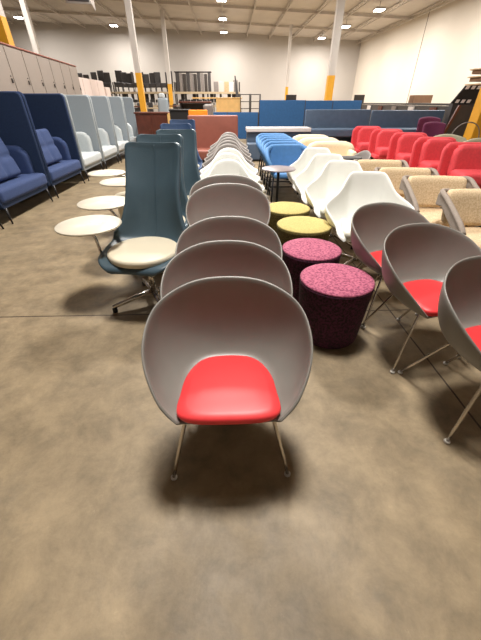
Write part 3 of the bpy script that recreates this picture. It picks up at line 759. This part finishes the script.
def stool_build():
    t = thing('stored_chair', '', 'chair', (0, 0, 0), 0)
    link('seat', rbox(BM(), (0, 0, .38), (.46, .44, .26), .04), 'dgrey', t)
    link('backrest', rbox(BM(), (0, .2, .8), (.46, .08, .66), .04), 'dgrey', t)
    for sx in (-1, 1):
        for sy in (-1, 1): link('leg', tube(BM(), [(sx*.2, sy*.2, 0), (sx*.17, sy*.17, .27)], .02, 6), 'steel', t)
    return t
p0 = None; GS = 'dark chairs stored on the pallet racks'
def stored(x, y, z, sc, rz):
    global p0
    where = ('top shelf of the far left rack' if x < -9.7 else 'floor behind the yellow footed columns' if z < .5 else
        'top shelf of the left rack' if z > 2 else 'middle shelf of the left rack' if x < -4.8 else 'middle shelf of the right rack')
    lab = 'dark grey chair stored on the '+where; GS = 'chairs on the '+where
    if p0 is None: p0 = stool_build(); p0['label'] = lab; p0['category'] = 'chair'; p0['group'] = GS; p0.location = (x, y, z); p0.rotation_euler = (0, 0, rz); p0.scale = (sc,)*3
    else: dup(p0, (x, y, z), rz, lab, GS, sc)
for i in range(10): stored(-15.5+i*.58, 33.5, 2.13, 1.0+.3*random.random(), random.choice((0, .4, -.3)))
for i in range(10): stored(-9.25+i*.47, 33.45, 2.13, 1.05+.25*random.random(), random.choice((0, .3, 1.5, -1.5)))
for i in range(20):
    x = -9.2+i*.51
    if not -5.1 < x < -4.4: stored(x, 33.5, 1.18, .80, random.choice((0, 1.2, -.6)))
GV = 'cartons and panels stored on the pallet racks'
def crate(name, label, x, y, z, sz, m, cat='box'):
    o = link(name, rbox(BM(), (0, 0, sz[2]/2), sz, .02, 2), m, None, True, (x, y, z)); tag(o, label, cat, GV); return o
for i in range(10):
    x = -4.3+i*.30
    crate('upright_panel', ('leftmost tall panel of the packed bundle on the right rack', 'second tall panel from the left in the packed bundle', 'third tall panel from the left in the packed bundle', 'fourth tall panel from the left in the packed bundle', 'fifth tall panel from the left, mid bundle', 'fifth tall panel from the right, mid bundle', 'fourth tall panel from the right in the packed bundle', 'third tall panel from the right in the packed bundle', 'second tall panel from the right in the packed bundle', 'rightmost tall panel of the packed bundle on the right rack')[i], x, 33.4, 2.13, (.24, .5, 1.3-.05*(i % 3)), ['dgrey', 'mgrey', 'steel'][i % 3], 'panel')
crate('bundle_cover', 'long dark slab lying on the bundle of upright panels', -2.95, 33.4, 3.43, (3.1, .6, .07), 'dgrey', 'panel')
for i, (x, m, h) in enumerate(((-1.05, 'mgrey', .7), (-.6, 'whlocker', .72), (-.15, 'pallet', .7), (.3, 'offwhite', .66), (.62, 'mgrey', .8))):
    crate('carton', ('grey carton beside the panel bundle on the rack', 'white carton on the rack, right of the panel bundle', 'tan carton in the middle of the rack end', 'off white carton near the rack end', 'grey carton at the very end of the rack')[i], x, 33.4, 2.13, (.38, .5, h), m)
o = link('slanting_board', prism(BM(), [(.75, .0), (1.25, .0), (.62, 3.2), (.52, 3.2)], 'y', 33.0-.2, 33.0-.15), 'dgrey', None, False); tag(o, 'slanting grey panel leaning on the end of the right rack', 'panel')
# clutter of dark furniture between rack and cabinets
def desk(label, x, y, z, wd, m, group):
    t = thing('stored_desk', label, 'desk', (x, y, 0), 0, group)
    link('top', box(BM(), (0, 0, z), (wd, .7, .05)), m, t, False)
    for sx in (-1, 1): link('leg_panel', box(BM(), (sx*(wd/2-.04), 0, z/2-.012), (.05, .6, z-.03)), 'dgrey', t, False)
    link('drawer_unit', box(BM(), (wd*.25, 0, z-.3), (.4, .55, .5)), 'dgrey', t, False)
for i, (x, y, z) in enumerate(((-3.6, 19, 1.15), (-5.3, 20.5, 1.2), (-2.1, 21, 1.2), (-6.6, 23, 1.1), (-3.7, 24, 1.2), (-1.7, 25.5, 1.35))):
    desk('%s office desk stored in the dark clutter before the rack' % ('pale topped', 'brown', 'grey', 'pale topped far', 'brown far', 'grey far')[i], x, y, z, 1.5, ('shelfwood', 'brownwood', 'mgrey')[i % 3], 'stored desks')
for i in range(9): stored(-7.9+i*.85, 26.8+.3*(i % 2), 0, 1.1+.2*random.random(), random.random()*3)

# things on the right by the wall
t = thing('long_dark_counter', 'long dark shelving with pale boards along the right wall', 'shelving', (0, 0, 0))
def slanted(bm, x0, y0, x1, y1, z0, z1, th):
    d = Vector((x1-x0, y1-y0, 0)); a = math.atan2(d.y, d.x); mid = Vector(((x0+x1)/2, (y0+y1)/2, (z0+z1)/2))
    return box(bm, mid, (d.length, th, z1-z0), Matrix.Rotation(a, 4, 'Z'))
link('counter_top', slanted(BM(), 8.3, 11.4, 9.3, 26.0, 1.29, 1.36, .7), 'dgrey', t, False)
link('front_panel', slanted(BM(), 8.0, 11.5, 9.0, 25.9, 0, 1.28, .05), 'dgrey', t, False)
for k in range(7):
    u = k/6; link('upright_board', box(BM(), (8.85-.85*u, 25.2-12.6*u, .62), (.05, .5, 1.22)), ('mgrey', 'offwhite', 'brownwood')[k % 3], t, False)
tag(link('cardboard_box', rbox(BM(), (0, 0, .15), (.85, .5, .3), .01, 2), 'box', None, True, (8.95, 17.5, 1.365)), 'brown cardboard box on the long dark shelving by the right wall', 'box')
t = thing('sample_board', 'black board with white tabs along top and bottom near the yellow post', 'board', (6.72, 10.75, 0), R(-4))
link('board', prism(BM(), [(-.28, 1.37), (1.25, 1.37), (1.4, 1.80), (-.02, 1.78)], 'y', 0, .05), 'black', t, False)
for k in range(9):
    x = -.2+k*.16
    if k % 4 != 3:
        for z in (1.42, 1.74):
            xx = x+(z-1.37)*.5
            link('white_tab', prism(BM(), [(xx, z-.04), (xx+.09, z-.04), (xx+.12, z+.04), (xx+.03, z+.04)], 'y', -.012, 0.0), 'offwhite', t, False)
link('board_stand', box(BM(), (.45, .12, .685), (1.3, .2, 1.37)), 'dgrey', t, False)
t = thing('leaning_dark_panel', 'dark grey panel leaning left of the yellow post below the black board', 'panel', (6.55, 10.25, 0), R(-6))
link('panel_face', prism(BM(), [(-.45, 0), (.35, 0), (.55, 1.33), (-.1, 1.33)], 'y', 0, .05), 'dgrey', t, False); link('panel_edge', prism(BM(), [(-.51, 0), (-.45, 0), (-.1, 1.33), (-.16, 1.33)], 'y', -.01, .06), 'brownwood', t, False)
t = thing('pallet_stack', 'light wood slatted pallets standing high at the upper right edge', 'pallet', (8.55, 12.7, 1.362), R(4))
for k in range(5):
    z = .02+k*.2
    link('slat', box(BM(), (0, 0, z+.1), (.85, .8, .03)), 'pallet', t, False)
    link('block', box(BM(), (0, 0, z+.03), (.7, .7, .1)), 'box', t, False)
# small grey items above the blue partitions
for i, (x, l) in enumerate(((3.0, 'small grey monitor behind the taller blue partition'), (6.3, 'small grey monitor at the right end of the blue partitions'))):
    t = thing('desk_monitor', l, 'monitor', (x, 18.2, 0), 0, 'monitors behind the partitions')
    link('screen', rbox(BM(), (0, 0, 1.53), (.5, .05, .32), .01), 'steel', t); link('stand', box(BM(), (0, 0, 1.25), (.06, .04, .3)), 'black', t, False)
    link('desk_under', box(BM(), (0, .0, .55), (.6, .4, 1.1)), 'mgrey', t, False)
# duct heater hanging under the ceiling
t = thing('unit_heater', 'dark grey heater unit hanging under the ceiling, upper left', 'heater', (-4.7, 14.2, 3.85), R(12))
link('casing', rbox(BM(), (0, 0, .35), (.75, 1.0, .6), .03), 'duct', t); link('grille', box(BM(), (0, -.51, .35), (.62, .02, .48)), 'dgrey', t, False)
b = BM()
for sx in (-.3, .3): tube(b, [(sx, 0, .65), (sx, 0, 2.6)], .012, 6)
link('hanger_rod', b, 'steel', t)
